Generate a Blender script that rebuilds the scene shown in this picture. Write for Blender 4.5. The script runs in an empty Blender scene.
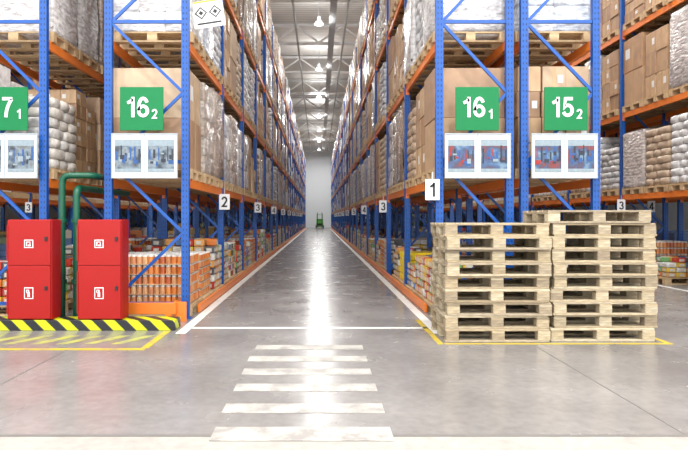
import bpy, math, random
from mathutils import Vector, Matrix
random.seed(7)
scene=bpy.context.scene
COL=scene.collection
# ---------------------------------------------------------------- materials
def new_mat(name):
    m=bpy.data.materials.new(name); m.use_nodes=True
    nt=m.node_tree; b=nt.nodes['Principled BSDF']
    return m,nt,b
def paint(name,c,rough=.45,metal=0.0,var=.12,scale=6.0,bump=0.0,bscale=40,spec=.5):
    m,nt,b=new_mat(name)
    tc=nt.nodes.new('ShaderNodeTexCoord'); n=nt.nodes.new('ShaderNodeTexNoise')
    n.inputs['Scale'].default_value=scale; n.inputs['Detail'].default_value=4
    nt.links.new(tc.outputs['Object'],n.inputs['Vector'])
    mx=nt.nodes.new('ShaderNodeMix'); mx.data_type='RGBA'
    mx.inputs['A'].default_value=(*[max(0,x*(1-var)) for x in c],1)
    mx.inputs['B'].default_value=(*[min(1,x*(1+var)) for x in c],1)
    nt.links.new(n.outputs['Fac'],mx.inputs['Factor'])
    nt.links.new(mx.outputs['Result'],b.inputs['Base Color'])
    b.inputs['Roughness'].default_value=rough; b.inputs['Metallic'].default_value=metal
    b.inputs['Specular IOR Level'].default_value=spec
    return m
def worn(name,c,under,scale=9,lo=.3,hi=.42):
    m,nt,b=new_mat(name)
    g=nt.nodes.new('ShaderNodeNewGeometry'); n=nt.nodes.new('ShaderNodeTexNoise')
    n.inputs['Scale'].default_value=scale; n.inputs['Detail'].default_value=8; n.inputs['Roughness'].default_value=.7
    nt.links.new(g.outputs['Position'],n.inputs['Vector'])
    cr=nt.nodes.new('ShaderNodeValToRGB'); e=cr.color_ramp.elements
    e[0].position=lo; e[0].color=(*under,1); e[1].position=hi; e[1].color=(*c,1)
    nt.links.new(n.outputs['Fac'],cr.inputs[0]); nt.links.new(cr.outputs[0],b.inputs['Base Color']); b.inputs['Roughness'].default_value=.5
    b.inputs['Specular IOR Level'].default_value=.3
    return m
def ramp_mat(name,stops,src='island',rough=.6,bump=0,bscale=20,mix_obj=True,const=False,lo=.82,hi=1.15,stretch=None):
    m,nt,b=new_mat(name)
    g=nt.nodes.new('ShaderNodeNewGeometry'); oi=nt.nodes.new('ShaderNodeObjectInfo')
    ad=nt.nodes.new('ShaderNodeMath'); ad.operation='MULTIPLY_ADD'
    a,bb=(.45,.55) if src=='island' else (.12,.88)
    if src=='islandonly': a,bb=1,0
    ad.inputs[1].default_value=a
    nt.links.new(g.outputs['Random Per Island'],ad.inputs[0])
    mu=nt.nodes.new('ShaderNodeMath'); mu.operation='MULTIPLY'; mu.inputs[1].default_value=bb
    nt.links.new(oi.outputs['Random'],mu.inputs[0]); nt.links.new(mu.outputs[0],ad.inputs[2])
    cr=nt.nodes.new('ShaderNodeValToRGB')
    if const: cr.color_ramp.interpolation='CONSTANT'
    el=cr.color_ramp.elements
    while len(el)<len(stops): el.new(.5)
    for i,c in enumerate(stops):
        el[i].position=i/(len(stops)-(0 if const else 1)); el[i].color=(*c,1)
    nt.links.new(ad.outputs[0],cr.inputs[0])
    tc=nt.nodes.new('ShaderNodeTexCoord'); n=nt.nodes.new('ShaderNodeTexNoise'); n.inputs['Scale'].default_value=bscale
    n.inputs['Detail'].default_value=3
    if stretch:
        mp=nt.nodes.new('ShaderNodeMapping'); mp.inputs['Scale'].default_value=stretch
        nt.links.new(tc.outputs['Object'],mp.inputs['Vector']); nt.links.new(mp.outputs['Vector'],n.inputs['Vector'])
    else: nt.links.new(tc.outputs['Object'],n.inputs['Vector'])
    hs=nt.nodes.new('ShaderNodeHueSaturation')
    mr=nt.nodes.new('ShaderNodeMapRange'); mr.inputs['From Min'].default_value=.25; mr.inputs['From Max'].default_value=.75
    mr.inputs['To Min'].default_value=lo; mr.inputs['To Max'].default_value=hi
    nt.links.new(n.outputs['Fac'],mr.inputs['Value']); nt.links.new(mr.outputs['Result'],hs.inputs['Value'])
    nt.links.new(cr.outputs['Color'],hs.inputs['Color'])
    nt.links.new(hs.outputs['Color'],b.inputs['Base Color'])
    b.inputs['Roughness'].default_value=rough
    if bump>0:
        bp=nt.nodes.new('ShaderNodeBump'); bp.inputs['Strength'].default_value=bump; bp.inputs['Distance'].default_value=.03
        nt.links.new(n.outputs['Fac'],bp.inputs['Height']); nt.links.new(bp.outputs['Normal'],b.inputs['Normal'])
    return m
BLUE=paint('blue_paint',(.003,.075,.34),.4,var=.1)
SLOT=paint('slot_dark',(.01,.02,.06),.7)
ORANGE=paint('orange_paint',(.76,.19,.022),.4,var=.1)
GALV=paint('galvanised',(.5,.52,.55),.4,.5)
RED=paint('red_paint',(.34,.005,.004),.4,var=.06,spec=.35)
GREENP=paint('green_pipe_paint',(.0,.08,.04),.35,var=.1)
GREENS=paint('sign_green',(.0,.165,.048),.4,var=.04,spec=.3)
WHITE=paint('white_plastic',(.76,.78,.8),.4,var=.03)
WHITEP=worn('white_floor_paint',(.48,.46,.42),(.27,.255,.24),5,.4,.6)
LINEP=worn('white_line_paint',(.68,.67,.64),(.48,.46,.43),5,.3,.45)
YELP=worn('yellow_floor_paint',(.56,.4,.035),(.32,.26,.14),6,.38,.5)
YELREFL=worn('curb_reflection_colour',(.45,.46,.09),(.28,.27,.17),6,.38,.58)  # curb's yellow-green reflection put into a floor colour
BLACK=paint('black_print',(.012,.012,.014),.5)
STEELW=paint('roof_steel',(.8,.81,.82),.5,var=.05)
PIPEW=paint('service_pipe',(.35,.36,.37),.5,var=.05)
TAPE=paint('packing_tape',(.5,.34,.18),.25)
LABELW=paint('paper_label',(.72,.72,.7),.6)
LABELT=paint('dull_label',(.55,.52,.46),.6,var=.5,scale=30)
WOOD=ramp_mat('pallet_wood',[(.23,.165,.095),(.47,.375,.24),(.57,.49,.34),(.34,.26,.16),(.53,.43,.28),(.3,.235,.16),(.6,.51,.36),(.42,.3,.16)],'obj',.8,bump=.25,bscale=10,lo=.55,hi=1.15,stretch=(1,6,6))
WOODR=ramp_mat('rack_pallet_wood',[(.38,.25,.13),(.56,.4,.23),(.43,.28,.14)],'island',.75)
CARTON=ramp_mat('carton',[(.22,.12,.065),(.42,.25,.14),(.54,.36,.21),(.34,.2,.12),(.58,.44,.3),(.48,.34,.23)],'island',.55,bscale=5)
SACK=ramp_mat('sack_white',[(.62,.62,.63),(.74,.74,.74),(.54,.56,.6),(.68,.63,.56)],'obj',.3,bump=.5,bscale=11,lo=.62)
SACKB=ramp_mat('sack_brown',[(.4,.28,.19),(.52,.4,.29),(.6,.51,.41)],'obj',.4,bump=.4,bscale=11,lo=.7)
WRAP=ramp_mat('shrink_wrap',[(.54,.51,.5),(.72,.72,.74),(.36,.25,.18),(.76,.76,.78),(.5,.54,.62),(.42,.3,.22),(.7,.68,.67),(.46,.38,.32),(.74,.74,.77)],'obj',.14,bump=1.0,bscale=8,lo=.5,hi=1.2,stretch=(1,1,2.5))
GOODS=ramp_mat('grocery_goods',[(.65,.17,.03),(.6,.24,.07),(.5,.05,.03),(.65,.6,.54),(.2,.36,.12),(.62,.4,.05),(.1,.2,.48),(.6,.2,.05)],'obj',.3)
GOODM=ramp_mat('mixed_goods',[(.6,.17,.03),(.66,.64,.6),(.45,.04,.025),(.5,.3,.14),(.15,.32,.12),(.64,.42,.05),(.08,.18,.45),(.7,.7,.7),(.08,.08,.09),(.62,.3,.08)],'islandonly',.3,const=True)
YELG=ramp_mat('yellow_goods',[(.92,.64,.005),(.94,.74,.02)],'island',.3)
CANOR=ramp_mat('orange_jars',[(.62,.15,.025),(.66,.24,.06),(.42,.08,.02),(.62,.36,.17),(.5,.14,.045)],'islandonly',.3)
FAR=ramp_mat('far_goods',[(.64,.63,.63),(.4,.25,.15),(.76,.76,.76),(.52,.37,.24),(.72,.71,.69),(.36,.23,.15),(.64,.67,.74)],'islandonly',.35,bump=.6,bscale=7,const=True,lo=.7)
FARG=ramp_mat('far_grocery',[(.5,.18,.06),(.6,.57,.52),(.4,.07,.04),(.2,.26,.16),(.55,.35,.1),(.12,.2,.4)],'islandonly',.5,const=True)
def print_mat(name,stops):
    m,nt,b=new_mat(name)
    g=nt.nodes.new('ShaderNodeNewGeometry'); oi=nt.nodes.new('ShaderNodeTexNoise'); mp=nt.nodes.new('ShaderNodeMapping'); mp.inputs['Scale'].default_value=(1,1,1)
    oi.inputs['Scale'].default_value=8; oi.inputs['Detail'].default_value=2.5
    nt.links.new(g.outputs['Position'],mp.inputs[0]); nt.links.new(mp.outputs[0],oi.inputs['Vector'])
    cr=nt.nodes.new('ShaderNodeValToRGB'); el=cr.color_ramp.elements
    while len(el)<len(stops): el.new(.5)
    for i,c in enumerate(stops): el[i].position=.32+.36*i/(len(stops)-1); el[i].color=(*c,1)
    nt.links.new(oi.outputs['Fac'],cr.inputs[0]); nt.links.new(cr.outputs[0],b.inputs['Base Color']); b.inputs['Roughness'].default_value=.3
    return m
PR1=print_mat('print_grey',[(.03,.04,.055),(.1,.13,.16),(.18,.23,.27),(.12,.12,.12)])
PR2=print_mat('print_colour',[(.2,.03,.025),(.06,.05,.09),(.04,.1,.22),(.14,.22,.3)])
DARKP=paint('print_dark',(.03,.035,.05),.3,var=.4,scale=20,spec=.3)
LITEP=paint('print_light',(.24,.3,.34),.3,var=.3,scale=20,spec=.3)
REDP=paint('print_red',(.32,.03,.025),.3,var=.5,scale=20,spec=.3)
BLUP=paint('print_blue',(.03,.09,.26),.3,var=.5,scale=20,spec=.3)
# hazard stripes
HAZ,nt,b=new_mat('hazard_stripes')
tc=nt.nodes.new('ShaderNodeTexCoord'); sp=nt.nodes.new('ShaderNodeSeparateXYZ'); nt.links.new(tc.outputs['Object'],sp.inputs[0])
a1=nt.nodes.new('ShaderNodeMath'); a1.operation='ADD'; nt.links.new(sp.outputs['X'],a1.inputs[0]); nt.links.new(sp.outputs['Z'],a1.inputs[1])
a2=nt.nodes.new('ShaderNodeMath'); a2.operation='ADD'; nt.links.new(a1.outputs[0],a2.inputs[0]); nt.links.new(sp.outputs['Y'],a2.inputs[1])
a3=nt.nodes.new('ShaderNodeMath'); a3.operation='MULTIPLY'; a3.inputs[1].default_value=3.6; nt.links.new(a2.outputs[0],a3.inputs[0])
a4=nt.nodes.new('ShaderNodeMath'); a4.operation='FRACT'; nt.links.new(a3.outputs[0],a4.inputs[0])
a5=nt.nodes.new('ShaderNodeMath'); a5.operation='GREATER_THAN'; a5.inputs[1].default_value=.5; nt.links.new(a4.outputs[0],a5.inputs[0])
mx=nt.nodes.new('ShaderNodeMix'); mx.data_type='RGBA'; mx.inputs['A'].default_value=(.5,.55,.008,1); mx.inputs['B'].default_value=(.012,.014,.02,1)
nt.links.new(a5.outputs[0],mx.inputs['Factor']); nt.links.new(mx.outputs['Result'],b.inputs['Base Color']); b.inputs['Roughness'].default_value=.4
# floor
def floor_mat(name,c1,c2,r1,r2,sc,spec=.6):
    m,nt,b=new_mat(name)
    tc=nt.nodes.new('ShaderNodeTexCoord'); n=nt.nodes.new('ShaderNodeTexNoise'); n.inputs['Scale'].default_value=sc; n.inputs['Detail'].default_value=8; n.inputs['Roughness'].default_value=.6
    nt.links.new(tc.outputs['Object'],n.inputs['Vector'])
    cr=nt.nodes.new('ShaderNodeValToRGB'); cr.color_ramp.elements[0].position=.35; cr.color_ramp.elements[1].position=.68
    cr.color_ramp.elements[0].color=(*c1,1); cr.color_ramp.elements[1].color=(*c2,1)
    nt.links.new(n.outputs['Fac'],cr.inputs[0])
    n3=nt.nodes.new('ShaderNodeTexNoise'); n3.inputs['Scale'].default_value=14; n3.inputs['Detail'].default_value=6; nt.links.new(tc.outputs['Object'],n3.inputs['Vector'])
    hs=nt.nodes.new('ShaderNodeHueSaturation'); mr0=nt.nodes.new('ShaderNodeMapRange'); mr0.inputs['To Min'].default_value=.75; mr0.inputs['To Max'].default_value=1.25
    nt.links.new(n3.outputs['Fac'],mr0.inputs['Value']); nt.links.new(mr0.outputs['Result'],hs.inputs['Value']); nt.links.new(cr.outputs['Color'],hs.inputs['Color'])
    nt.links.new(hs.outputs['Color'],b.inputs['Base Color'])
    mr=nt.nodes.new('ShaderNodeMapRange'); mr.inputs['From Min'].default_value=.3; mr.inputs['From Max'].default_value=.7; mr.inputs['To Min'].default_value=r1; mr.inputs['To Max'].default_value=r2
    n2=nt.nodes.new('ShaderNodeTexNoise'); n2.inputs['Scale'].default_value=sc*3; n2.inputs['Detail'].default_value=5; nt.links.new(tc.outputs['Object'],n2.inputs['Vector'])
    nt.links.new(n2.outputs['Fac'],mr.inputs['Value']); nt.links.new(mr.outputs['Result'],b.inputs['Roughness'])
    b.inputs['Specular IOR Level'].default_value=spec
    return m
FLOOR=floor_mat('polished_concrete',(.18,.168,.162),(.27,.255,.247),.17,.3,.7,.5)
APRON=floor_mat('apron_concrete',(.32,.298,.27),(.39,.365,.335),.45,.6,1.5,.3)
JOINT=paint('joint_fill',(.15,.14,.13),.6)
WALLM=paint('wall_panel',(.84,.88,.92),.6,var=.03)
CEILM,nt,b=new_mat('ceiling_deck')
tc=nt.nodes.new('ShaderNodeTexCoord'); w=nt.nodes.new('ShaderNodeTexWave'); w.bands_direction='Y'; w.inputs['Scale'].default_value=1.2
nt.links.new(tc.outputs['Object'],w.inputs['Vector'])
mx=nt.nodes.new('ShaderNodeMix'); mx.data_type='RGBA'; mx.inputs['A'].default_value=(.58,.57,.54,1); mx.inputs['B'].default_value=(.8,.79,.77,1)
nt.links.new(w.outputs['Fac'],mx.inputs['Factor']); nt.links.new(mx.outputs['Result'],b.inputs['Base Color']); b.inputs['Roughness'].default_value=.6
EMIT,nt,b=new_mat('lamp_lens'); b.inputs['Emission Color'].default_value=(1,.98,.95,1); b.inputs['Emission Strength'].default_value=4
# ---------------------------------------------------------------- mesh builder
class MB:
    def __init__(s): s.v=[]; s.f=[]; s.m=[]; s.smooth=False
    def box(s,cx,cy,cz,sx,sy,sz,mi=0,rz=0):
        i=len(s.v); c,sn=math.cos(rz),math.sin(rz)
        for dz in(-.5,.5):
            for dx,dy in((-.5,-.5),(.5,-.5),(.5,.5),(-.5,.5)):
                x,y=dx*sx,dy*sy
                s.v.append((cx+x*c-y*sn,cy+x*sn+y*c,cz+dz*sz))
        for q in((0,3,2,1),(4,5,6,7),(0,1,5,4),(1,2,6,5),(2,3,7,6),(3,0,4,7)):
            s.f.append(tuple(i+k for k in q)); s.m.append(mi)
    def cbox(s,cx,cy,cz,sx,sy,sz,ch=.006,mi=0,rz=0):
        i=len(s.v); c,sn=math.cos(rz),math.sin(rz)
        hx,hy,hz=sx/2,sy/2,sz/2
        rings=[(-hz,ch),(-hz+ch,0),(hz-ch,0),(hz,ch)]
        for z,ins in rings:
            a,b2=hx-ins,hy-ins
            for x,y in((-a+ch,-b2),(a-ch,-b2),(a,-b2+ch),(a,b2-ch),(a-ch,b2),(-a+ch,b2),(-a,b2-ch),(-a,-b2+ch)):
                s.v.append((cx+x*c-y*sn,cy+x*sn+y*c,cz+z))
        s.f.append(tuple(i+k for k in range(7,-1,-1))); s.m.append(mi)
        s.f.append(tuple(i+24+k for k in range(8))); s.m.append(mi)
        for r in range(3):
            for k in range(8):
                s.f.append((i+r*8+k,i+r*8+(k+1)%8,i+(r+1)*8+(k+1)%8,i+(r+1)*8+k)); s.m.append(mi)
    def bar(s,p1,p2,w,h,mi=0):
        p1,p2=Vector(p1),Vector(p2); d=(p2-p1).normalized()
        up=Vector((0,0,1)) if abs(d.z)<.95 else Vector((0,1,0))
        a=d.cross(up).normalized()*w/2; b2=a.cross(d).normalized()*h/2
        i=len(s.v)
        for p in(p1,p2):
            for q in(-a-b2,a-b2,a+b2,-a+b2): s.v.append(tuple(p+q))
        for q in((0,1,2,3),(7,6,5,4),(0,4,5,1),(1,5,6,2),(2,6,7,3),(3,7,4,0)):
            s.f.append(tuple(i+k for k in q)); s.m.append(mi)
    def cyl(s,cx,cy,z0,z1,r,n=10,mi=0,r2=None,capmi=None):
        if r2 is None:r2=r
        i=len(s.v)
        for z,rr in((z0,r),(z1,r2)):
            for k in range(n):
                a=2*math.pi*k/n; s.v.append((cx+rr*math.cos(a),cy+rr*math.sin(a),z))
        for k in range(n):
            s.f.append((i+k,i+(k+1)%n,i+n+(k+1)%n,i+n+k)); s.m.append(mi)
        cm=mi if capmi is None else capmi
        s.f.append(tuple(i+k for k in range(n-1,-1,-1))); s.m.append(cm)
        s.f.append(tuple(i+n+k for k in range(n))); s.m.append(cm)
    def sup(s,cx,cy,cz,sx,sy,sz,e=.4,n=4,mi=0,rz=0,nz=0):
        key={}; c,sn=math.cos(rz),math.sin(rz)
        def vid(p):
            k=tuple(round(t,4) for t in p)
            if k not in key:
                d=Vector(p).normalized()
                q=[math.copysign(abs(t)**e,t) for t in d]
                x,y,z=q[0]*sx/2,q[1]*sy/2,q[2]*sz/2
                x+=random.uniform(-nz,nz); y+=random.uniform(-nz,nz); z+=random.uniform(-nz,nz)*.4
                key[k]=len(s.v); s.v.append((cx+x*c-y*sn,cy+x*sn+y*c,cz+z))
            return key[k]
        g=[-1+2*k/n for k in range(n+1)]
        for ax in range(3):
            for sg in(-1,1):
                for a in range(n):
                    for b2 in range(n):
                        q=[]
                        for (u,v) in((a,b2),(a+1,b2),(a+1,b2+1),(a,b2+1)):
                            p=[0,0,0]; p[ax]=sg; p[(ax+1)%3]=g[u]; p[(ax+2)%3]=g[v]; q.append(vid(p))
                        if sg<0:q.reverse()
                        s.f.append(tuple(q)); s.m.append(mi)
    def mesh(s,name,mats,smooth=False):
        me=bpy.data.meshes.new(name); me.from_pydata(s.v,[],s.f)
        for m in mats: me.materials.append(m)
        me.polygons.foreach_set('material_index',s.m)
        if smooth: me.polygons.foreach_set('use_smooth',[True]*len(s.f))
        me.update(); return me
def obj(name,data,loc=(0,0,0),rz=0,parent=None,label=None,category=None,group=None,kind=None,hide=False):
    o=bpy.data.objects.new(name,data); o.location=loc; o.rotation_euler=(0,0,rz)
    COL.objects.link(o)
    if parent: o.parent=parent
    if label:o['label']=label
    if category:o['category']=category
    if group:o['group']=group
    if kind:o['kind']=kind
    return o
def arc(cx,cy,rx,ry,a0,a1,n=14):
    return [(cx+rx*math.cos(math.radians(a0+(a1-a0)*k/n)),cy+ry*math.sin(math.radians(a0+(a1-a0)*k/n))) for k in range(n+1)]
DIG={
'0':(.58,[arc(.29,.5,.21,.42,0,360,24)]),
'1':(.46,[[(.33,0),(.33,1)],[(.33,.9),(.22,.78),(.06,.7)]]),
'2':(.58,[arc(.29,.69,.205,.23,172,-28)+[(.3,.3),(.12,.085),(.55,.085)]]),
'3':(.58,[arc(.28,.71,.19,.205,165,-90),arc(.28,.295,.215,.21,90,-165)]),
'4':(.6,[[(.42,0),(.42,1)],[(.42,.95),(.07,.3)],[(.02,.29),(.6,.29)]]),
'5':(.58,[[(.53,.915),(.17,.915),(.12,.5)]+arc(.28,.34,.22,.25,125,-160)]),
'6':(.6,[arc(.305,.31,.215,.235,0,360,24),arc(.31,.5,.22,.43,32,180,16)+[(.09,.32)]]),
'7':(.56,[[(.03,.915),(.52,.915)],[(.49,.9),(.34,.62),(.25,.35),(.2,0)]]),
'8':(.58,[arc(.29,.72,.18,.195,0,360,20),arc(.29,.3,.21,.215,0,360,20)]),
'9':(.6,[arc(.295,.69,.215,.235,0,360,24),arc(.29,.5,.22,.43,-148,0,16)+[(.51,.68)]]),
}
def text_mesh(body,size,bold,ext,mat):
    vs=[];fs=[]; x0=0; hw=.078*size
    for ch in body:
        wd,strokes=DIG[ch]
        for st in strokes:
            P=[Vector((x0+a*size,0,(c-.5)*size)) for a,c in st]
            closed=(P[0]-P[-1]).length<1e-5; i=len(vs); n=len(P)
            for k,p in enumerate(P):
                a=P[k-1] if k>0 else (P[-2] if closed else None)
                c=P[k+1] if k<n-1 else (P[1] if closed else None)
                d1=(p-a).normalized() if a is not None else None; d2=(c-p).normalized() if c is not None else None
                if d1 is None:d1=d2
                if d2 is None:d2=d1
                t=(d1+d2).normalized(); nrm=Vector((-t.z,0,t.x)); cs=max(.45,Vector((-d1.z,0,d1.x)).dot(nrm)); o=nrm*hw/cs
                for yy in(-ext,ext):
                    vs.append((p.x-o.x,yy,p.z-o.z)); vs.append((p.x+o.x,yy,p.z+o.z))
            for k in range(n-1):
                q=i+4*k
                fs+=[(q,q+4,q+5,q+1),(q+3,q+7,q+6,q+2),(q+1,q+5,q+7,q+3),(q+2,q+6,q+4,q)]
            if not closed:
                fs+=[(i,i+1,i+3,i+2),(i+4*n-4,i+4*n-2,i+4*n-1,i+4*n-3)]
        x0+=(wd+.07)*size
    w=x0-.07*size
    vs=[(x-w/2,y,z) for x,y,z in vs]
    me=bpy.data.meshes.new('numeral'); me.from_pydata(vs,[],fs); me.materials.append(mat); me.update(); return me
# ---------------------------------------------------------------- setting
def structure(name,mb,mats,label,loc=(0,0,0)):
    return obj(name,mb.mesh(name,mats),loc,label=label,category='structure',kind='structure')
YJ=3.58
m=MB(); m.box(0,(YJ+80)/2,-.1,32,80-YJ,.2); structure('floor',m,[FLOOR],'polished grey concrete warehouse floor')
m=MB(); m.box(0,(YJ-12)/2,-.1,32,YJ+12,.2); structure('floor_apron',m,[APRON],'lighter matt concrete floor strip')
m=MB(); m.box(0,YJ-.02,.001,32,.035,.002); structure('trim_1',m,[JOINT],'dark joint between floor slabs')
m=MB(); 
for yy in(9.9,15.9,21.9): m.box(0,yy,.001,3.0,.015,.002)
m.box(2.3,(YJ+6)/2,.001,.012,6-YJ,.002)
m.box(-2.6,(YJ+5.8)/2,.001,.012,5.8-YJ,.002)
structure('trim_2',m,[JOINT],'thin saw-cut floor joints')
m=MB(); m.box(0,80.1,5.8,32,.2,11.6); structure('wall_back',m,[WALLM],'pale panel end wall')
m=MB(); m.box(-16.1,34,5.8,.2,92,11.6); structure('wall_left',m,[WALLM],'pale panel side wall')
m=MB(); m.box(16.1,34,5.8,.2,92,11.6); structure('wall_right',m,[WALLM],'pale panel side wall')
m=MB(); m.box(0,34,11.75,32.4,92,.2); structure('ceiling',m,[CEILM],'pale grey corrugated steel roof deck')
# roof trusses
m=MB()
for z in(10.55,11.5): m.box(0,0,z,31.8,.16,.14)
x=-15.6
k=0
while x<15.4:
    m.bar((x,0,10.6 if k%2 else 11.45),(x+1.2,0,11.45 if k%2 else 10.6),.09,.09); x+=1.2; k+=1
tme=m.mesh('roof_truss',[STEELW])
for yy in range(0,80,6):
    obj('roof_truss',tme,(0,yy,0),label='pale steel lattice truss under the roof',category='roof truss',group='roof trusses')
m=MB()
m.box(0,39,11.56,.12,81,.1); 
pme=m.mesh('purlin',[STEELW])
for x in(-5,-2.5,2.5,5): obj('roof_purlin',pme,(x,0,.03),label='long pale steel purlin under the roof deck',category='roof beam',group='roof purlins')
m=MB(); m.cyl(0,0,0,78,.05,10); pipeme=m.mesh('service_pipe',[PIPEW]); pipeme.transform(Matrix.Rotation(-math.pi/2,4,'X'))
for x in(-1.1,1.25): obj('service_pipe',pipeme,(x,.5,10.43),label='long grey service pipe running under roof trusses',category='pipe',group='roof service pipes')
m=MB(); m.box(0,39,0,.3,77,.06); obj('cable_tray',m.mesh('cable_tray',[PIPEW]),(.62,0,10.45),label='long grey cable tray running under roof trusses',category='cable tray')
# lamps
m=MB(); m.cyl(0,0,0,.22,.22,20,0,.09); m.cyl(0,0,.22,.36,.08,12,0); hme=m.mesh('lamp_housing',[GALV])
m=MB(); m.cyl(0,0,-.02,0,.2,20,0); lme=m.mesh('lamp_lens',[EMIT])
m=MB(); m.cyl(0,0,.36,1.45,.012,6,0); rme=m.mesh('lamp_rod',[GALV])
def lamp(x,y,z=10.2,power=260,size=1.2,up=0):
    e=obj('high_bay_lamp',None,(x,y,z),label='round bright high-bay lamp hanging from the roof',category='ceiling lamp',group='high-bay lamps')
    obj('housing',hme,parent=e); obj('lens',lme,parent=e); obj('rod',rme,parent=e)
    l=bpy.data.lights.new('lamp_light','AREA'); l.shape='DISK'; l.size=size; l.energy=power; l.color=(1,.985,.96)
    lo=bpy.data.objects.new('light_source',l); COL.objects.link(lo); lo.location=(0,0,-.04); lo.parent=e
    if up:  # upward fill light added to brighten the roof deck
        l=bpy.data.lights.new('ceiling_fill','AREA'); l.shape='DISK'; l.size=.9; l.energy=up; l.color=(1,.985,.96)
        lo=bpy.data.objects.new('ceiling_fill_source',l); COL.objects.link(lo); lo.location=(0,0,.02); lo.rotation_euler=(math.pi,0,0); lo.parent=e
for yy in range(10,76,8): lamp(0,yy,power=105 if yy<30 else (165 if yy<60 else 330),up=45)
for yy in(10,18,26,34): lamp(5.4,yy,power=300); lamp(-6.4,yy,power=300)
for x in(-7.5,-2.5,2.5,7.5):  # unseen lamps added above the near hall as front fill light
    for yy in(3,-4): lamp(x,yy,power=360)
# ---------------------------------------------------------------- racks
Y0=7.7; PIT=2.8; NB=24; LEV=[1.9,3.8,5.7,7.6]; PH=8.7
m=MB()
m.box(0,.0,PH/2,.1,.006,PH); m.box(-.047,.035,PH/2,.006,.07,PH); m.box(.047,.035,PH/2,.006,.07,PH)
z=.15
while z<PH-.1:
    m.box(-.022,-.0036,z,.012,.002,.03,1); m.box(.022,-.0036,z,.012,.002,.03,1); z+=.075
m.box(0,.03,.006,.16,.14,.012,0)
postme=m.mesh('post',[BLUE,SLOT])
def brace_mesh(w):
    m=MB(); hw=w/2-.04
    z=.2; m.bar((-hw,.03,z),(hw,.03,z),.03,.045)
    s=1
    while z+.95<PH:
        m.bar((-hw*s,.03,z+.02),(hw*s,.03,z+.95),.03,.04); z+=.95; s=-s
        if int(z/.95)%2==0: m.bar((-hw,.03,z+.02),(hw,.03,z+.02),.03,.045)
    m.bar((-hw,.03,z),(hw,.03,z),.03,.045)
    return m
m=MB(); m.box(0,PIT/2,0,.045,PIT-.08,.12); 
for y in(.045,PIT-.045): m.box(0,y,-.02,.06,.01,.2)
beamme=m.mesh('beam',[ORANGE])
def rack(xa,xb,near,label,nb=NB):
    xc=(xa+xb)/2; w=abs(xb-xa)
    e=obj('pallet_rack',None,(xc,Y0,0),label=label,category='storage rack',group='pallet racking rows')
    brme=brace_mesh(w).mesh('bracing',[BLUE])
    for i in range(min(near+1,nb+1)):
        f=obj('upright_frame',None,(0,i*PIT,0),parent=e)
        obj('post',postme,(-w/2,0,0),parent=f); obj('post',postme,(w/2,0,0),parent=f); obj('bracing',brme,parent=f)
    for i in range(near):
        for z in LEV:
            for sx in(-1,1):
                obj('beam',beamme,(sx*w/2,i*PIT+.02,z-.06),parent=e)
    if nb>near:
        m=MB()
        for i in range(near,nb):
            for z in LEV:
                for sx in(-1,1): m.box(sx*w/2,(i+.5)*PIT+.02,z-.06,.045,PIT-.08,.12)
        obj('beam',m.mesh('beams_far',[ORANGE]),parent=e,kind='stuff')
        m=MB()
        for i in range(near+1,nb+1):
            for sx in(-1,1): m.box(sx*w/2,i*PIT+.03,PH/2,.1,.07,PH)
            z=.2;s=1
            while z+.95<PH:
                m.bar((-(w/2-.05)*s,i*PIT+.03,z),((w/2-.05)*s,i*PIT+.03,z+.95),.03,.04); z+=.95; s=-s
        obj('upright_frame',m.mesh('frames_far',[BLUE]),parent=e,kind='stuff')
    return e
ROWS={'L16':(-1.81,-2.85),'L17':(-3.73,-4.75),'R16':(1.63,2.58),'R15':(2.78,3.75),'R14':(7.1,8.1),'L18':(-8.2,-9.2),'R13':(8.45,9.45),'L19':(-9.5,-10.5)}
rack(*ROWS['L16'],11,'blue upright pallet rack with orange beams beside the main aisle')
rack(*ROWS['R16'],11,'blue upright pallet rack with orange beams beside the main aisle')
rack(*ROWS['L17'],5,'blue upright pallet rack with orange beams behind the fire cabinets')
rack(*ROWS['R15'],5,'blue upright pallet rack with orange beams, backing another rack')
rack(*ROWS['R14'],6,'blue upright pallet rack with orange beams across the next aisle')
rack(*ROWS['L18'],6,'blue upright pallet rack with orange beams across a further aisle')
rack(*ROWS['R13'],5,'blue upright pallet rack with orange beams backing the far-aisle rack')
rack(*ROWS['L19'],5,'blue upright pallet rack with orange beams backing the far-aisle rack')
# ---------------------------------------------------------------- pallets
def pallet_parts():
    P=[]
    def bm(n,sx,sy,sz):
        m=MB(); m.cbox(0,0,0,sx,sy,sz,.003); return m.mesh(n,[WOOD])
    d1=bm('deck_board',1.2,.145,.022); d2=bm('deck_board',1.2,.1,.022)
    st=bm('stringer_board',.145,.8,.022); b1=bm('block',.145,.1,.078); b2=bm('block',.145,.145,.078)
    r1=bm('bottom_board',1.2,.1,.022); r2=bm('bottom_board',1.2,.145,.022)
    for y,me in((-.3275,d1),(-.165,d2),(0,d1),(.165,d2),(.3275,d1)): P.append(('deck_board',me,(0,y,.133)))
    for x in(-.5275,0,.5275): P.append(('stringer_board',st,(x,0,.111)))
    for x in(-.5275,0,.5275):
        for y in(-.35,0,.35): P.append(('block',b2 if y==0 else b1,(x,y,.061)))
    for y in(-.35,0,.35): P.append(('bottom_board',r2 if y==0 else r1,(0,y,.011)))
    return P
PP=pallet_parts()
def pallet(x,y,z,rz,group,label):
    e=obj('wooden_pallet',None,(x,y,z),rz,label=label,category='pallet',group=group)
    e.scale=(.95,1,1)
    for n,me,l in PP:
        dx=random.uniform(-.012,.012) if n in('deck_board','bottom_board') else 0
        o=obj(n,me,(l[0]+dx,l[1],l[2]),parent=e)
for i in range(9):
    pallet(1.97+random.uniform(-.025,.012),6.64+random.uniform(-.03,.03),.002+i*.1445,random.uniform(-.014,.014),'empty pallets in the shorter stack','empty worn wooden pallet in a nine-high stack')
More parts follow.
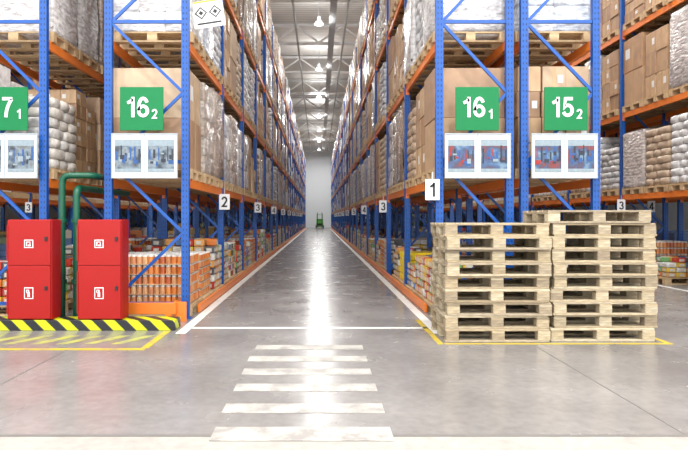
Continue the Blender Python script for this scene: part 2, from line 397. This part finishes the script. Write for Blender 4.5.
for i in range(10):
    top=i>=9
    pallet((3.1 if top else 3.14+(.012 if i%3 else -.008))+random.uniform(-.012,.012),6.68+random.uniform(-.03,.03),.002+i*.1445,random.uniform(-.01,.01),'empty pallets in the taller stack',
        'empty weathered pallet lying on top of the stack' if top else 'empty worn wooden pallet in a tall stack')
# rack pallet mesh (single)
m=MB()
for y in(-.3275,-.165,0,.165,.3275): m.box(0,y,.133,1.2,.145 if abs(y) in(.3275,0) else .1,.022)
for x in(-.5275,0,.5275): m.box(x,0,.111,.145,.8,.022)
for x in(-.5275,0,.5275):
    for y in(-.35,0,.35): m.box(x,y,.061,.145,.1,.078)
for y in(-.35,0,.35): m.box(0,y,.011,1.2,.1,.022)
rpme=m.mesh('rack_pallet',[WOODR])
# ---------------------------------------------------------------- loads
def carton_load(nx,ny,nl,h,drop=0):
    m=MB(); sx,sy,sz=1.16/nx,.78/ny,h/nl
    for l in range(nl):
        for i in range(nx):
            for j in range(ny):
                if l==nl-1 and random.random()<drop: continue
                x=-.58+sx*(i+.5)+random.uniform(-.012,.012); y=-.39+sy*(j+.5)+random.uniform(-.01,.01); z=sz*(l+.5)
                m.cbox(x,y,z,sx-.02,sy-.018,sz-.004,.006,0)
                if i in(0,nx-1):
                    s=-1 if i==0 else 1
                    m.box(x+s*(sx/2-.0095),y,z,.003,.05,sz-.02,1)
                    if random.random()<.6: m.box(x+s*(sx/2-.009),y+sy*.25,z+sz*.05,.003,sy*.22,sz*.3,2)
                if j in(0,ny-1):
                    s=-1 if j==0 else 1
                    m.box(x,y+s*(sy/2-.0085),z,.05,.003,sz-.02,1)
                    if random.random()<.6: m.box(x+sx*.25,y+s*(sy/2-.008),z,sx*.22,.003,sz*.3,2)
    return m.mesh('carton_load',[CARTON,TAPE,LABELW])
def sack_load(nl,h,mat,e=.42):
    m=MB(); sz=h/nl
    for l in range(nl):
        if l%2:
            g=[(x,y,.4,.41) for x in(-.39,0,.39) for y in(-.2,.2)]
        else:
            g=[(x,y,.6,.28) for x in(-.29,.29) for y in(-.265,0,.265)]
        for x,y,a,b2 in g:
            m.sup(x+random.uniform(-.015,.015),y+random.uniform(-.012,.012),sz*(l+.5),a*1.04,b2*1.05,sz*1.12,e,4,0,random.uniform(-.05,.05),.006)
    return m.mesh('sack_load',[mat],True)
def wrap_load(h,nl,nx=2,ny=2,e=.2,nz=.013):
    m=MB(); sz=h/nl; px=1.16/nx; py=.78/ny
    for l in range(nl):
        for i in range(nx):
            for j in range(ny):
                m.sup(-.58+px*(i+.5),-.39+py*(j+.5),sz*(l+.5),px*1.06,py*1.06,sz*1.06,e,6,0,0,nz)
    m.box(0,0,h/2,1.1,.7,h*.96,0)
    return m.mesh('wrap_load',[WRAP],True)
def can_load(nl,h,mat,r=.042):
    m=MB(); sz=h/nl
    nx,ny=13,9
    for l in range(nl):
        m.box(0,0,sz*l+.008,1.14,.78,.014,1)
        for i in range(nx):
            for j in range(ny):
                if 0<i<nx-1 and 0<j<ny-1 and not(l==nl-1): continue
                x=-.52+i*1.04/(nx-1); y=-.345+j*.69/(ny-1)
                z0=sz*l+.015; z1=sz*(l+1)-.002
                m.cyl(x,y,z0,z0+(z1-z0)*.8,r,8,0); m.cyl(x,y,z0+(z1-z0)*.8,z1,r*.8,8,2)
    m.box(0,0,h/2-.05,.9,.56,h-.15,0)
    return m.mesh('can_load',[mat,CARTON,LABELW])
def pack_load(nl,h,mat=None,nx=4,ny=3,lab=None,drop=.3):
    m=MB(); sz=h/nl; px=1.16/nx; py=.78/ny
    for l in range(nl):
        for i in range(nx):
            for j in range(ny):
                if l==nl-1 and random.random()<drop: continue
                x=-.58+px*(i+.5); y=-.39+py*(j+.5)
                m.cbox(x,y,sz*(l+.5),px-.015,py-.01,sz-.008,.01,0,random.uniform(-.03,.03))
                if j in(0,ny-1):
                    s=-1 if j==0 else 1; m.box(x,y+s*(py/2-.001),sz*(l+.5),px*.5,.006,sz*.5,1)
                if i in(0,nx-1):
                    s=-1 if i==0 else 1; m.box(x+s*(px/2-.003),y,sz*(l+.5),.006,py*.5,sz*.5,1)
    return m.mesh('pack_load',[mat or GOODS,lab or LABELT])
KINDS={
 'carton':[carton_load(3,2,4,1.42),carton_load(2,2,3,1.36),carton_load(3,3,5,1.45,.3),carton_load(4,2,6,1.3,.3),carton_load(3,2,3,.95,.3)],
 'bigbox':[carton_load(1,1,2,1.4),carton_load(2,1,2,1.5)],
 'sack':[sack_load(9,1.35,SACK),sack_load(7,1.0,SACK),sack_load(10,1.45,SACK)],
 'sackb':[sack_load(8,1.2,SACKB),sack_load(9,1.35,SACKB)],
 'wrap':[wrap_load(1.45,4),wrap_load(1.3,3),wrap_load(1.5,1,1,1,.14,.03),wrap_load(1.25,1,1,1,.14,.03),wrap_load(1.4,5,3,2,.16,.008)],
 'can':[can_load(5,.7,CANOR),can_load(6,.66,CANOR)],
 'can2':[can_load(4,.55,GOODS),can_load(5,.7,GOODM)],
 'pack':[pack_load(6,.7,GOODM,5,4),pack_load(5,.6,GOODM,6,5),pack_load(7,.85,GOODM,6,4),pack_load(5,.6,GOODM,5,4),pack_load(4,.4,GOODM,5,4)],
 'yel':[pack_load(4,.55,YELG,lab=YELG,drop=0)],
}
INFO={'carton':('carton_stack','brown taped cardboard cartons stacked on a rack pallet','cartons'),
 'bigbox':('carton_stack','large brown cardboard boxes stacked on a rack pallet','cartons'),
 'sack':('sack_stack','white filled sacks stacked on a rack pallet','sacks'),
 'sackb':('sack_stack','brown paper sacks stacked on a rack pallet','sacks'),
 'wrap':('wrapped_goods','goods bundled in shiny clear shrink wrap on a pallet','wrapped goods'),
 'can':('jar_stack','orange jars in trays stacked on a floor pallet','jars'),
 'can2':('can_stack','trays of coloured cans stacked on a floor pallet','cans'),
 'yel':('pack_stack','bright yellow packs stacked low on a floor pallet','grocery packs'),
 'pack':('pack_stack','mixed coloured grocery packs stacked on a floor pallet','grocery packs')}
def put(row,bay,lev,slot,kind,var=None):
    xa,xb=ROWS[row]; xc=(xa+xb)/2
    y=Y0+bay*PIT+.05+.12+.4+slot*.88+random.uniform(-.015,.015)+.03
    z=(0.0 if lev==0 else LEV[lev-1])+.002
    x=xc+random.uniform(-.015,.015)
    xs=(abs(xa-xb)+.1)/1.2
    o=obj('rack_pallet',rpme,(x,y,z),label='wooden pallet carrying goods in the racking',category='pallet',group='loaded pallets in the racking'); o.scale=(xs,1,1)
    n,lab,cat=INFO[kind]; me=KINDS[kind][var] if var is not None else random.choice(KINDS[kind])
    flip=random.choice([0,math.pi])
    o=obj(n,me,(x,y,z+.146),flip,label=lab,category=cat,group=cat+' stored in the racking'); o.scale=(xs*random.uniform(.95,1.0),1,1)
SPEC={('L16',1,0,0):'bigbox',('L16',2,0,0):('wrap',4),('R16',1,0,0):'bigbox',('R16',2,0,0):('wrap',2),('R15',1,0,0):'carton',('R15',2,0,0):('wrap',0),
 ('L17',1,0,0):('sack',1),('L17',1,0,1):'carton',('L17',1,0,2):'carton',('L17',2,0,0):'wrap',('L17',2,0,1):'wrap',('L16',0,0,0):'can',('L16',0,0,1):'can',('L16',0,0,2):('pack',2),('L16',0,1,0):('pack',0),('L16',0,1,1):('can2',1),('L16',0,1,2):('pack',1),
 ('L17',0,0,0):'pack',('L16',1,0,1):'wrap',('L16',1,0,2):'wrap',('L16',2,0,1):'wrap',('L16',2,0,2):'sack',('R16',1,0,1):'carton',('R16',1,0,2):'sackb',('R16',0,1,0):'yel',('R16',0,0,2):('pack',4),('R16',0,0,1):('pack',1),('R16',0,0,0):('pack',3)}
for b_ in range(4):
    for s_ in range(3):
        SPEC[('R14',2,b_,s_)]=[('carton',1),('bigbox',1),('carton',0),('wrap',2)][(b_*3+s_)%4]; SPEC[('R14',1,b_,s_)]=[('sackb',0),('wrap',3),('sack',1),('sack',0)][(b_*3+s_)%4]; SPEC[('R14',3,b_,s_)]='carton'
NEAR={'L16':8,'R16':8,'L17':4,'R15':3,'R14':4,'L18':0,'R13':0,'L19':0}
for row,nb in NEAR.items():
    for bay in range(nb):
        for lev in range(5):
            if lev>=3 and row in('L17','R15') and bay>0: continue
            ch=['carton','wrap','wrap','sackb','sack','wrap','carton']
            run=random.choice(ch)
            for slot in range(3):
                if lev==0: kind=random.choice(['can2','pack','can','pack','pack'])
                else:
                    if random.random()<.55: run=random.choice(ch+['bigbox'])
                    kind=run
                kind=SPEC.get((row,lev,bay,slot),kind)
                if (row,lev,bay,slot) not in SPEC and random.random()<.04: continue
                if isinstance(kind,tuple): put(row,bay,lev,slot,*kind)
                else: put(row,bay,lev,slot,kind)
# far loads
for row,nb in NEAR.items():
    xa,xb=ROWS[row]; xc=(xa+xb)/2; W_=abs(xa-xb)
    m=MB(); g=MB(); p=MB()
    for bay in range(nb,NB):
        for lev in range(5):
            for slot in range(3):
                if random.random()<.05: continue
                y=Y0+bay*PIT+.6+slot*.88; z=0 if lev==0 else LEV[lev-1]
                p.box(xc,y,z+.073,W_+.1,.8,.14)
                h=random.uniform(.35,.9) if lev==0 else random.uniform(.95,1.5)
                t=g if lev==0 else m
                nl=random.choice([2,3,4]); 
                for l in range(nl):
                    t.box(xc,y,z+.146+h*(l+.5)/nl,W_+random.uniform(-.06,.09),random.uniform(.72,.8),h/nl-.01)
    obj('wrapped_goods',m.mesh('far_loads',[FAR]),label='long run of stacked cartons and wrapped goods in the racking',category='wrapped goods',kind='stuff')
    obj('grocery_packs',g.mesh('far_ground_loads',[FARG]),label='long run of grocery packs on floor pallets',category='grocery packs',kind='stuff')
    obj('rack_pallet',p.mesh('far_pallets',[WOODR]),label='long run of wooden pallets in the racking',category='pallet',kind='stuff')
# ---------------------------------------------------------------- signs
SY=7.62
def sign(xc,big,small,zc=2.82):
    m=MB(); m.cbox(0,0,0,.58,.02,.58,.004); e=obj('aisle_sign',m.mesh('aisle_sign',[GREENS]),(xc,SY,zc),label='green aisle sign reading %s with small %s on the rack end'%(big,small),category='sign',group='green aisle signs')
    obj('numeral',text_mesh(big,.27,.009,.003,WHITE),(-.05,-.014,.02),parent=e)
    obj('numeral',text_mesh(small,.13,.005,.003,WHITE),(.175,-.014,-.07),parent=e)
    for x in(-.2,.2):
        mm=MB(); mm.box(0,0,0,.03,.045,.03); obj('bracket',mm.mesh('bracket',[GALV]),(x,.032,.2),parent=e)
FRAMEG=paint('board_frame',(.36,.4,.44),.4,var=.03)
def board(xc,pm,accents,zc=2.19,w=.88,h=.6):
    e=obj('notice_board',None,(xc,SY,zc),label='white framed board with two printed photo sheets on rack end',category='notice board',group='notice boards')
    m=MB(); m.box(0,0,0,w,.016,h); 
    obj('backing',m.mesh('backing',[WHITE]),parent=e)
    m=MB(); t=.014
    for z in(-h/2+t/2,h/2-t/2): m.box(0,-.014,z,w,.012,t)
    for x in(-w/2+t/2,0,w/2-t/2): m.box(x,-.014,0,t,.012,h-2*t)
    obj('frame',m.mesh('frame',[FRAMEG]),parent=e)
    for x in(-w/4,w/4):
        m=MB(); W=w/2-.085; H=h-.17; na=len(accents)
        m.box(0,0,0,W,.004,H,0)
        m.box(0,-.0025,H*.4,W,.002,H*.18,1)
        for k in range(6):
            m.box(-W*.42+k*W*.17,-.004,H*random.uniform(-.05,.1),W*random.uniform(.03,.09),.002,H*random.uniform(.25,.5),2+random.randrange(na))
        for k in range(7):
            m.box(random.uniform(-.4,.4)*W,-.0055-k*.0003,random.uniform(-.3,.1)*H,W*random.uniform(.06,.2),.001,H*random.uniform(.04,.16),1+random.randrange(na+1))
        m.box(0,-.008,-H*.45,W,.002,H*.1,1)
        obj('printed_sheet',m.mesh('printed_sheet',[pm,LITEP]+accents),(x,-.0105,0),parent=e)
sign(-2.37,'16','2'); board(-2.33,PR1,[DARKP,BLUP])
sign(-4.18,'17','1'); board(-4.2,PR1,[DARKP,BLUP])
sign(2.115,'16','1'); board(2.12,PR2,[REDP,BLUP,DARKP])
sign(3.3,'15','2'); board(3.28,PR2,[BLUP,REDP,DARKP,DARKP])
def plate(x,y,z,t):
    m=MB(); m.cbox(0,0,0,.19,.008,.28,.002); e=obj('bay_number_plate',m.mesh('plate',[WHITE]),(x,y,z),label='small white plate with black number %s under rack beam'%t,category='sign',group='bay number plates')
    obj('numeral',text_mesh(t,.19 if len(t)==1 else .13,.007,.002,BLACK),(0,-.007,0),parent=e)
    m=MB(); m.box(0,0,0,.015,.008,.1); obj('hanger',m.mesh('hanger',[GALV]),(0,0,.185),parent=e)
plate(1.52,7.64,1.74,'1')
for i in range(1,9): plate(1.5,7.72+5.6*i,1.63,str(i+2))
for i in range(0,9): plate(-1.7,10.25+5.6*i,1.65,str(i+2))
plate(7.0,13.2,1.65,'3'); plate(8.28,14.2,1.65,'4'); plate(-7.95,15.6,1.65,'3')
# notice with diamond symbols beside the aisle
m=MB(); m.box(0,0,0,.44,.006,.38,0); m.box(0,-.004,.175,.44,.002,.02,1)
def diamond(cx,cz,r,y,mi):
    i=len(m.v); m.v+= [(cx-r,y,cz),(cx,y,cz-r),(cx+r,y,cz),(cx,y,cz+r)]; m.f.append((i,i+1,i+2,i+3)); m.m.append(mi)
for cx in(-.1,.1):
    diamond(cx,.02,.09,-.005,2); diamond(cx,.02,.065,-.006,0); diamond(cx,.02,.035,-.007,2)
m.box(0,-.004,-.13,.34,.002,.025,2)
o=obj('load_notice',m.mesh('load_notice',[LABELW,YELG,BLACK]),(-1.55,7.98,4.22),label='white notice with black diamond symbols hung tilted beside upper load',category='sign'); o.rotation_euler=(0,-.15,0)
# ---------------------------------------------------------------- fire cabinets, curb, pipes
CH=.125
m=MB(); m.cbox(0,0,0,3.0,.29,CH-.003,.003)
obj('hazard_curb',m.mesh('hazard_curb',[HAZ]),(-3.24,7.02,CH/2),label='low yellow and black striped steel curb under the fire cabinets',category='curb')
def fire_cabinet(x,y,z):
    W,D,H=.54,.25,1.215
    e=obj('fire_cabinet',None,(x,y,z),label='red steel fire hose cabinet standing on the striped curb',category='fire cabinet',group='fire cabinets')
    m=MB(); m.cbox(0,0,H/2,W,D,H,.008); obj('body',m.mesh('body',[RED]),parent=e)
    for zc,h in((.335,.64),(.932,.54)):
        m=MB(); m.cbox(0,0,0,W-.02,.02,h,.004); d=obj('door',m.mesh('door',[RED]),(0,-D/2-.011,zc),parent=e)
        m=MB(); m.cbox(0,0,0,.03,.02,.05,.004); obj('handle',m.mesh('handle',[BLACK]),(W/2-.06,-.02,.05),parent=d)
        m=MB(); m.box(0,0,0,.11,.002,.14 if h>.6 else .1,0)
        if h>.6:
            m.box(0,-.002,0,.09,.002,.118,1)
            m.box(0,-.004,-.015,.03,.002,.06,0); m.box(0,-.004,.025,.014,.002,.02,0); m.box(-.01,-.004,.038,.034,.002,.009,0); m.box(-.025,-.004,.02,.007,.002,.034,0)
        else:
            m.box(0,-.002,0,.088,.002,.08,1)
            m.box(-.024,-.004,0,.012,.002,.055,0); m.box(.0,-.004,.022,.042,.002,.01,0); m.box(.017,-.004,.008,.01,.002,.035,0); m.box(.008,-.004,-.02,.034,.002,.02,0)
        obj('pictogram',m.mesh('pictogram',[WHITE,RED]),(0,-.0115,-.01),parent=d)
        m=MB(); 
        m.cyl(0,0,-h*.4,h*.4,.009,8)
        obj('hinge',m.mesh('hinge',[RED]),(-W/2+.012,-.014,0),parent=d)
fire_cabinet(-2.66,7.04,CH+.001); fire_cabinet(-3.51,7.04,CH+.001)
def pipe(pts,r,label):
    cu=bpy.data.curves.new('pipe','CURVE'); cu.dimensions='3D'; cu.bevel_depth=r; cu.bevel_resolution=4
    out=[]
    P=[Vector(p) for p in pts]
    for i,p in enumerate(P):
        if i in(0,len(P)-1): out.append(p); continue
        a=(P[i-1]-p).normalized(); b2=(P[i+1]-p).normalized(); R=r*2.6
        for k in range(7):
            t=k/6; q=(p+a*R)*(1-t)**2+p*2*t*(1-t)+(p+b2*R)*t*t; out.append(q)
    s=cu.splines.new('POLY'); s.points.add(len(out)-1)
    for k,q in enumerate(out): s.points[k].co=(*q,1)
    o=bpy.data.objects.new('tmp',cu); COL.objects.link(o); dg=bpy.context.evaluated_depsgraph_get()
    me=bpy.data.meshes.new_from_object(o.evaluated_get(dg)); bpy.data.objects.remove(o)
    me.materials.clear(); me.materials.append(GREENP); me.polygons.foreach_set('use_smooth',[True]*len(me.polygons))
    e=obj('water_pipe',me,label=label,category='pipe',group='green water pipes')
    for z in(.5,1.3):
        m=MB(); m.cyl(pts[0][0],pts[0][1],z,z+.05,r*1.45,16)
        obj('flange',m.mesh('flange',[GREENP]),parent=e)
pipe([(-3.38,7.5,.0),(-3.38,7.5,1.92),(-2.98,7.5,1.92),(-2.98,9.5,1.92)],.042,'green water pipe rising behind the red cabinets')
pipe([(-3.19,7.5,.0),(-3.19,7.5,1.76),(-3.19,9.5,1.76)],.045,'green water pipe with elbow between the red cabinets')
# guards
m=MB(); m.cbox(0,0,.13,.02,.16,.26,.003); m.cbox(.08,-.08,.13,.16,.02,.26,.003)
g1=m.mesh('column_guard',[ORANGE])
obj('column_guard',g1,(-1.9,7.57,0),label='orange steel guard at foot of blue rack post',category='column guard',group='column guards')
m=MB(); m.cbox(0,0,.15,.02,.16,.3,.003); m.cbox(-.08,-.08,.15,.16,.02,.3,.003)
obj('column_guard',m.mesh('column_guard2',[ORANGE]),(1.7,7.57,0),label='orange steel guard at foot of blue rack post',category='column guard',group='column guards')
m=MB(); m.cbox(0,0,.18,.95,.05,.15,.006)
for x in(-.38,.38): m.cbox(x,0,.055,.08,.05,.11,.004)
obj('end_barrier',m.mesh('end_barrier',[ORANGE]),(-2.34,7.44,0),label='low orange barrier rail across the rack end',category='barrier')
m=MB(); m.cbox(0,0,.06,.04,64,.12,.004); obj('floor_guide_rail',m.mesh('rail',[ORANGE]),(-1.73,40.2,0),label='low orange steel guide rail along the rack foot',category='guide rail',group='guide rails')
obj('floor_guide_rail',bpy.data.meshes['rail'],(1.54,40.2,0),label='low orange steel guide rail along the rack foot',category='guide rail',group='guide rails')
# ---------------------------------------------------------------- floor markings
def mark(name,x0,x1,y0,y1,mat,label,z=.002,group='floor lines'):
    m=MB(); m.box(0,0,0,x1-x0,y1-y0,.002); return obj(name,m.mesh(name,[mat]),((x0+x1)/2,(y0+y1)/2,z),label=label,category='floor marking',group=group)
mark('aisle_line',-1.69,-1.57,6.7,74,LINEP,'long white painted line on floor beside the racking')
mark('aisle_line',1.35,1.47,6.7,74,LINEP,'long white painted line on floor beside the racking')
mark('aisle_line',3.95,4.05,7.0,74,LINEP,'long white painted line on floor beside the racking')
mark('aisle_line',6.8,6.9,7.0,74,LINEP,'long white painted line on floor beside the racking')
mark('aisle_line',-1.56,1.34,7.0,7.09,LINEP,'thin white painted line across the aisle mouth')
mark('yellow_line',-4.9,-1.8,5.86,5.94,YELP,'yellow painted line on floor before the fire cabinets')
mark('yellow_line',-1.86,-1.78,5.945,6.84,YELP,'short yellow painted line on floor beside the curb')
mark('yellow_line',1.36,3.82,6.13,6.19,YELP,'yellow painted line on floor under the pallet stacks')
mark('yellow_line',1.28,1.345,6.13,7.6,YELP,'short yellow painted line on floor beside the pallet stacks')
mark('yellow_line',3.76,3.82,6.195,7.6,YELP,'short yellow painted line on floor beside the pallet stacks')
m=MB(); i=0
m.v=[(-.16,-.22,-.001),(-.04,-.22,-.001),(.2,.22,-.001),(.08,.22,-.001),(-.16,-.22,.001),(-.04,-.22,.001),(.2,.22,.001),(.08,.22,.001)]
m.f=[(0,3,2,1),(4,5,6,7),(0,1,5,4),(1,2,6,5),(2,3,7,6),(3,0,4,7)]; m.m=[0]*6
hm=m.mesh('reflection_stripe',[YELREFL])
for k in range(10):  # diagonal stripes paint the curb's reflection on the floor
    obj('reflection_stripe',hm,(-4.7+k*.29,6.36,.002),label='yellow-green diagonal stripe painting the curb reflection on floor',category='floor marking',group='curb reflection stripes')
for yc in(5.99,5.5,5.04,4.57,4.07):
    mark('crosswalk_stripe',-.67+random.uniform(-.01,.01),.46,yc-.1,yc+.1,WHITEP,'worn white painted crosswalk stripe on concrete floor',group='crosswalk stripes')
mark('crosswalk_stripe',-.67,.46,3.47,3.7,WHITEP,'worn white painted crosswalk stripe on concrete floor',z=.0035,group='crosswalk stripes')
# forklift (far)
LIME=paint('truck_green',(.1,.42,.06),.4)
e=obj('forklift',None,(0.1,76,0),label='green forklift truck standing at the aisle end',category='forklift'); e.scale=(.85,.85,.85)
m=MB(); m.cbox(0,.3,.6,1.1,1.6,.8,.05); m.cbox(0,.8,1.2,1.0,.5,.5,.05); obj('body',m.mesh('body',[LIME]),parent=e)
m=MB()
for x in(-.5,.5):
    for y in(-.4,1.0): m.bar((x,y,1.0),(x*.9,y,2.1),.06,.06)
m.box(0,.3,2.13,1.1,1.5,.05); obj('overhead_guard',m.mesh('guard',[LIME]),parent=e)
m=MB()
for x in(-.35,.35): m.box(x,-.7,1.3,.1,.12,2.3)
m.box(0,-.75,.6,.9,.05,.35)
obj('mast',m.mesh('mast',[BLACK]),parent=e)
for x in(-.25,.25):
    m=MB(); m.box(x,-1.3,.12,.12,1.1,.05)
    obj('fork',m.mesh('fork',[BLACK]),parent=e)
for x in(-.55,.55):
    for y in(-.35,1.0):
        m=MB(); m.cyl(0,0,-.1,.1,.25,16); me=m.mesh('wheel',[BLACK]); me.transform(Matrix.Rotation(math.pi/2,4,'Y')); obj('wheel',me,(x,y,.25),parent=e)
# ---------------------------------------------------------------- world / camera
w=bpy.data.worlds.new('World'); scene.world=w; w.use_nodes=True
bg=w.node_tree.nodes['Background']; bg.inputs[0].default_value=(.98,.99,1,1); bg.inputs[1].default_value=1.9
cam=bpy.data.cameras.new('Camera'); co=bpy.data.objects.new('Camera',cam); COL.objects.link(co)
co.location=(0,0,1.36); co.rotation_euler=(math.pi/2,0,0)
cam.sensor_width=36; cam.lens=36*570/688; cam.shift_x=25/688; cam.shift_y=-7/688; cam.clip_end=300
scene.camera=co
scene.view_settings.view_transform='Standard'; scene.view_settings.exposure=0.64
